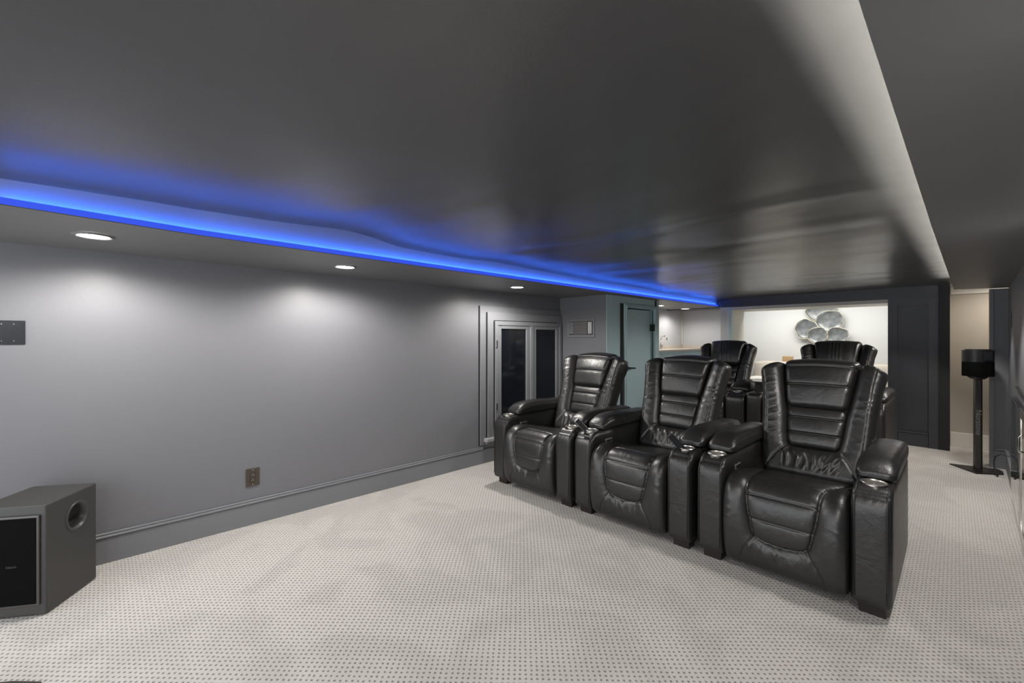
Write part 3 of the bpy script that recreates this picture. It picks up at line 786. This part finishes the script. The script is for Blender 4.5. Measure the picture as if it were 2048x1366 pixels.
# console between the back row chairs, with tray table
t = thing('seat_console', 'narrow black leather console between the two back row recliners', 'console', (-1.513, 5.06, RIS))
bm = pillow_box(bmesh.new(), -.078, .078, 0, .90, .01, .60, r=.03, bulge=.008, n=14)
obj('body', bm, M_LEATHER, t, smooth=True)
obj('plinth', bx(-.07, .07, .03, .87, 0, .03), M_FOOT, t)
t = thing('tray_table', 'dark swivel tray table on the console between the back row recliners', 'tray', (-1.50, 5.20, RIS + .612))
obj('tray_top', bx(-.10, .16, -.14, .13, .115, .127, .004), plain('dark_smoked_tray', (.05, .045, .05), .12), t)
obj('bracket', bx(-.03, .03, -.03, .03, 0, .115, .004), M_BLACK, t)
bm = bmesh.new(); box(bm, -.03, .03, -.006, .006, 0, .05, .002)
o = obj('phone_stand', bm, M_GREY); o.location = (-1.46, 5.27, RIS + .7395); o.rotation_euler = (-.25, 0, .2)
tag(o, 'small dark grey gadget standing on the tray table', 'gadget')

# ------------------------------------------------------------------ remotes in the cup holders
def remote(loc, rx, ry, rz, label, mat):
    t = thing('remote_control', label, 'remote', loc); t.rotation_euler = (rx, ry, rz)
    obj('body', bx(-.020, .020, -.006, .006, 0, .195, .004, seg=3), mat, t)
    obj('face', bx(-.017, .017, -.0072, -.006, .012, .188, .0005), M_DARKP, t)
    return t
yc = 2.56 + .118
remote((-1.552 + .364 + .026, yc, .545), 0.0, -.72, .75, 'black remote leaning out of the right cup holder of the middle front recliner', M_BLACK)
remote((-1.552 - .364 + .024, yc, .548), 0.0, -.78, .75, 'dark remote leaning out of the left cup holder of the middle front recliner', M_STEEL)

# ------------------------------------------------------------------ subwoofer
a = math.atan2(.53, -.845)
t = thing('subwoofer', 'black subwoofer box with round side port on the carpet in the left corner', 'speaker', (-2.96, -.19, 0), a)
# local: +x runs along the port side, +y towards the front side run
D_, W_ = .315, .285
obj('cabinet', bx(0, D_, 0, W_, .006, .520, .006), M_SUB, t)
fr = obj('grille_frame', bx(-.010, -.0005, .022, W_ - .022, .055, .475, .004), M_GREY, t)
obj('grille', bx(-.013, -.0102, .032, W_ - .032, .065, .465, .001), M_GRILLE, t)
# port ring on the y=0 side
cx, cz, r = .185, .395, .062
Mt = Matrix.Translation((cx, -.0, cz)) @ Matrix.Rotation(PI / 2, 4, 'X')
bm = lathe(bmesh.new(), [(r + .012, .0005), (r + .010, .004), (r, .003), (r * .86, -.03), (r * .80, -.09), (.0005, -.09)], 48, mat=Mt)
cut = obj('t', cyl(bmesh.new(), r * 1.0, r * 1.0, -.10, .02, 40, mat=Mt), M_SUB, t)
cab = [c for c in t.children if c.name.startswith('cabinet')][0]
md = cab.modifiers.new('b', 'BOOLEAN'); md.object = cut; md.operation = 'DIFFERENCE'; md.solver = 'EXACT'
bpy.context.view_layer.update()
me = bpy.data.meshes.new_from_object(cab.evaluated_get(bpy.context.evaluated_depsgraph_get()))
cab.modifiers.clear(); cab.data = me; bpy.data.objects.remove(cut)
obj('port', bm, plain('port_plastic', (.05, .05, .05), .35), t, smooth=True)
for (fx, fy) in ((.03, .03), (.03, W_ - .03), (D_ - .03, .03), (D_ - .03, W_ - .03)):
    obj('foot', cyl(bmesh.new(), .014, .014, 0, .0065, 16, c=(fx, fy)), M_BLACK, t)
Mx = Matrix.Translation((-.0132, .125, .245)) @ Matrix(((0, 0, -1, 0), (-1, 0, 0, 0), (0, 1, 0, 0), (0, 0, 0, 1)))
text_obj('logo', 'Klipsch', .014, plain('logo_grey', (.05, .05, .045), .5), t, Mx)

# low plate at the lower left edge
bm = prism(bmesh.new(), [(-2.38, -.165), (-2.46, -.245), (-2.50, -.30), (-2.50, -.60), (-2.2, -.60), (-2.2, -.345)], 0.0, 0.012)
o = obj('stand_base', bm, M_GREY); tag(o, 'dark grey flat stand base on the carpet at the lower left edge', 'stand base')

# ------------------------------------------------------------------ speaker on stand
t = thing('speaker_stand', 'black metal speaker stand with kite shaped base in the aisle by the right wall', 'speaker stand', (0.150, 6.26, 0))
bm = prism(bmesh.new(), [(-.196, .045), (-.017, -.217), (.165, -.08), (.165, .03), (.134, .122)], 0.0, 0.012)
obj('base', bm, M_BLACK, t)
ang = math.radians(46.15)
o = obj('pole', bx(-.027, .027, -.020, .020, .012, .90, .004), M_BLACK, t); o.rotation_euler = (0, 0, math.radians(25))
o = obj('pole_cover', bx(-.0275, .012, -.024, -.0205, .012, .90, .001), M_GREY, t); o.rotation_euler = (0, 0, math.radians(25)); o['label'] = 'dark grey front strip'
bm = cyl(bmesh.new(), .05, .075, .900, .922, 32); obj('bracket', bm, M_BLACK, t)
Rz = Matrix.Rotation(math.radians(25), 4, 'Z')
Mx = Rz @ Matrix.Translation((-.008, -.0244, .47)) @ Matrix.Rotation(PI / 2, 4, 'X') @ Matrix.Rotation(-PI / 2, 4, 'Z')
text_obj('lettering', 'Norstone', .062, plain('lettering_silver', (.35, .35, .35), .4, metal=.3), t, Mx)
t = thing('speaker', 'black rounded loudspeaker on top of the aisle speaker stand', 'speaker', (0.150, 6.26, .9225))
def rr(wx, wy, r, n=10):
    pts = []
    for cx_, cy_, a0 in ((wx - r, wy - r, 0), (-wx + r, wy - r, PI / 2), (-wx + r, -wy + r, PI), (wx - r, -wy + r, 1.5 * PI)):
        pts += [(cx_ + r * math.cos(a0 + PI / 2 * k / n), cy_ + r * math.sin(a0 + PI / 2 * k / n)) for k in range(n + 1)]
    return pts
for nm, z0, z1, m_ in (('lower_body', 0.005, .145, M_GRILLE), ('upper_body', .147, .262, M_BLACK), ('top_cap', .2625, .272, M_BLACK)):
    s_ = .98 if nm != 'top_cap' else .8
    bm = prism(bmesh.new(), [(x * s_, y * s_) for x, y in rr(.118, .092, .085)], z0, z1)
    o = obj(nm, bm, m_, t); o.rotation_euler = (0, 0, math.radians(42))
bm = bmesh.new(); box(bm, .02, .095, -.0975, -.0945, .165, .24, .002)
o = obj('control_window', bm, M_DARKP, t); o.rotation_euler = (0, 0, math.radians(42)); o.location = (-.04, -.035, 0)
o = obj('cable', tube(bmesh.new(), [(.275, 6.12, .015), (.27, 6.05, .006), (.255, 6.10, .03), (.25, 6.14, .12), (.26, 6.12, .18), (.29, 6.02, .225), (.32, 5.92, .235), (rwx(5.86) - .004, 5.86, .235)], .004, 8), M_BLACK, smooth=True)
tag(o, 'thin black cable running from the stand base to the right wall', 'cable')

# ------------------------------------------------------------------ coolers along the right wall
def rp(y0, y1, prot, back=.0008): return [(rwx(y0) - prot, y0), (rwx(y1) - prot, y1), (rwx(y1) - back, y1), (rwx(y0) - back, y0)]
t = thing('beverage_cooler', 'undercounter cooler with mirrored glass door in the right wall, farther from camera', 'cooler', (rwx(4.8), 4.8, 0), 0)
def loc(bm, x, y): bmesh.ops.translate(bm, vec=(-x, -y, 0), verts=bm.verts); return bm
ox, oy = rwx(4.8), 4.8
obj('body', loc(prism(bmesh.new(), rp(4.37, 5.30, .022), .02, .835), ox, oy), M_BLACK, t)
obj('glass_door', loc(prism(bmesh.new(), rp(4.372, 5.298, .030, .0225), .03, .83), ox, oy), M_MIRROR, t)
obj('kickplate', loc(prism(bmesh.new(), rp(4.37, 5.30, .012), 0.0, .019), ox, oy), M_BLACK, t)
ox, oy = rwx(3.9), 3.9
t = thing('beverage_cooler', 'steel framed cooler with long bar handle at the right edge, nearer to camera', 'cooler', (ox, oy, 0), 0)
obj('body', loc(prism(bmesh.new(), rp(3.40, 4.35, .022), .02, .845), ox, oy), M_BLACK, t)
bm = prism(bmesh.new(), rp(4.24, 4.35, .030, .0225), .02, .845); prism(bm, rp(3.40, 3.48, .030, .0225), .02, .845)
prism(bm, rp(3.48, 4.24, .030, .0225), .79, .845); prism(bm, rp(3.48, 4.24, .030, .0225), .02, .10)
obj('door_frame', loc(bm, ox, oy), M_STEEL, t)
obj('glass', loc(prism(bmesh.new(), rp(3.48, 4.24, .027, .0225), .10, .79), ox, oy), M_MIRROR, t)
hy = 4.08
obj('handle', loc(tube(bmesh.new(), [(rwx(hy) - .02, hy, .70), (rwx(hy) - .040, hy, .70), (rwx(hy) - .045, hy, .69), (rwx(hy) - .045, hy, .61), (rwx(hy) - .040, hy, .60), (rwx(hy) - .02, hy, .60)], .006, 10), ox, oy), M_CHROME, t, smooth=True)
bm = prism(bmesh.new(), rp(3.2, 5.15, .012), .915, .928)
o = obj('wall_shelf', bm, M_POST); tag(o, 'thin black ledge on the right wall above the coolers', 'shelf')

# ------------------------------------------------------------------ far room: plates and sofa
def wplate(px, pz, rx_, rz_, seed, dy, label):
    t = thing('wall_plate', label, 'wall decor', (px, 8.618 - dy, pz), 0, 'cluster of organic plates on the far wall')
    r_ = np.random.RandomState(seed); n = 40; ph = r_.rand(3) * 6
    def rad(a): return 1 + .035 * math.sin(3 * a + ph[0]) + .03 * math.sin(5 * a + ph[1]) + .02 * math.sin(8 * a + ph[2])
    bm = bmesh.new(); rings = []
    for f, y in ((.02, -.008), (.5, -.010), (.85, -.020), (.97, -.034)):
        rings.append([bm.verts.new((rx_ * f * rad(2 * PI * i / n) * math.cos(2 * PI * i / n), y, rz_ * f * rad(2 * PI * i / n) * math.sin(2 * PI * i / n))) for i in range(n)])
    for f, y in ((.99, -.030), (.85, -.012), (.5, -.001), (.02, -.0005)):
        rings.append([bm.verts.new((rx_ * f * rad(2 * PI * i / n) * math.cos(2 * PI * i / n), y, rz_ * f * rad(2 * PI * i / n) * math.sin(2 * PI * i / n))) for i in range(n)])
    for A_, B_ in zip(rings, rings[1:]):
        for i in range(n): bm.faces.new((A_[i], A_[(i + 1) % n], B_[(i + 1) % n], B_[i]))
    bm.faces.new(rings[0]); bm.faces.new(rings[-1])
    obj('dish', bm, M_AGATE, t, smooth=True)
    pts = [(rx_ * rad(2 * PI * i / n) * math.cos(2 * PI * i / n), -.034, rz_ * rad(2 * PI * i / n) * math.sin(2 * PI * i / n)) for i in range(n + 1)]
    obj('rim', tube(bmesh.new(), pts, .005, 6), M_RIM, t, smooth=True)
    return t
def far(x, y, Yp):
    u = (x - 1024) / 853.; v = (677 - y) / 853.; s_, c_ = math.sin(math.radians(46.1517)), math.cos(math.radians(46.1517))
    k = Yp / (c_ + u * s_); return (-s_ + u * c_) * k, H + v * k
for i, (cx_, cy_, rx_, rz_, dy, lab) in enumerate([
        (1643, 621, .215, .185, 0.0, 'topmost grey-blue plate of the wall cluster, cut off by the opening'),
        (1661, 642, .185, .175, .045, 'large pale grey-blue plate in the middle right of the wall cluster'),
        (1614, 658, .160, .165, .045, 'dark grey-blue plate at the left of the wall cluster'),
        (1638, 671, .140, .135, .085, 'small grey-blue plate bottom centre of the wall cluster, above the headrest'),
        (1677, 671, .145, .135, .085, 'small pale plate bottom right of the wall cluster')]):
    X_, Z_ = far(cx_, cy_, 8.6)
    wplate(X_, Z_, rx_, rz_, i + 3, dy, lab)
t = thing('sofa', 'cream sofa with white seat in the bright room beyond the opening', 'sofa', (-1.35, 8.15, 0))
obj('back', pillow_box(bmesh.new(), -1.15, 1.15, .22, .42, .10, .90, r=.05, bulge=.01, n=8), M_SOFA, t, smooth=True)
obj('seat', pillow_box(bmesh.new(), -.95, .95, -.38, .215, .10, .45, r=.05, bulge=.01, n=8), M_WFAB, t, smooth=True)
for s_ in (-1, 1): obj('arm', pillow_box(bmesh.new(), s_ * 1.05 - .095, s_ * 1.05 + .095, -.40, .215, .05, .64, r=.05, bulge=.01, n=8), M_WFAB, t, smooth=True)
for sx in (-1.0, 1.0):
    for sy in (-.33, .33): obj('leg', bx(sx - .03, sx + .03, sy - .03, sy + .03, 0, .11), M_FOOT, t)
X_, Z_ = far(1575, 718.5, 8.45)
o = obj('wooden_box', bx(-.07, .07, -.06, .06, -.045, .045, .004), M_WOOD); o.location = (X_, 8.47, .951)
tag(o, 'small tan wooden box on the cream sofa back, beside the recliner headrest', 'box')
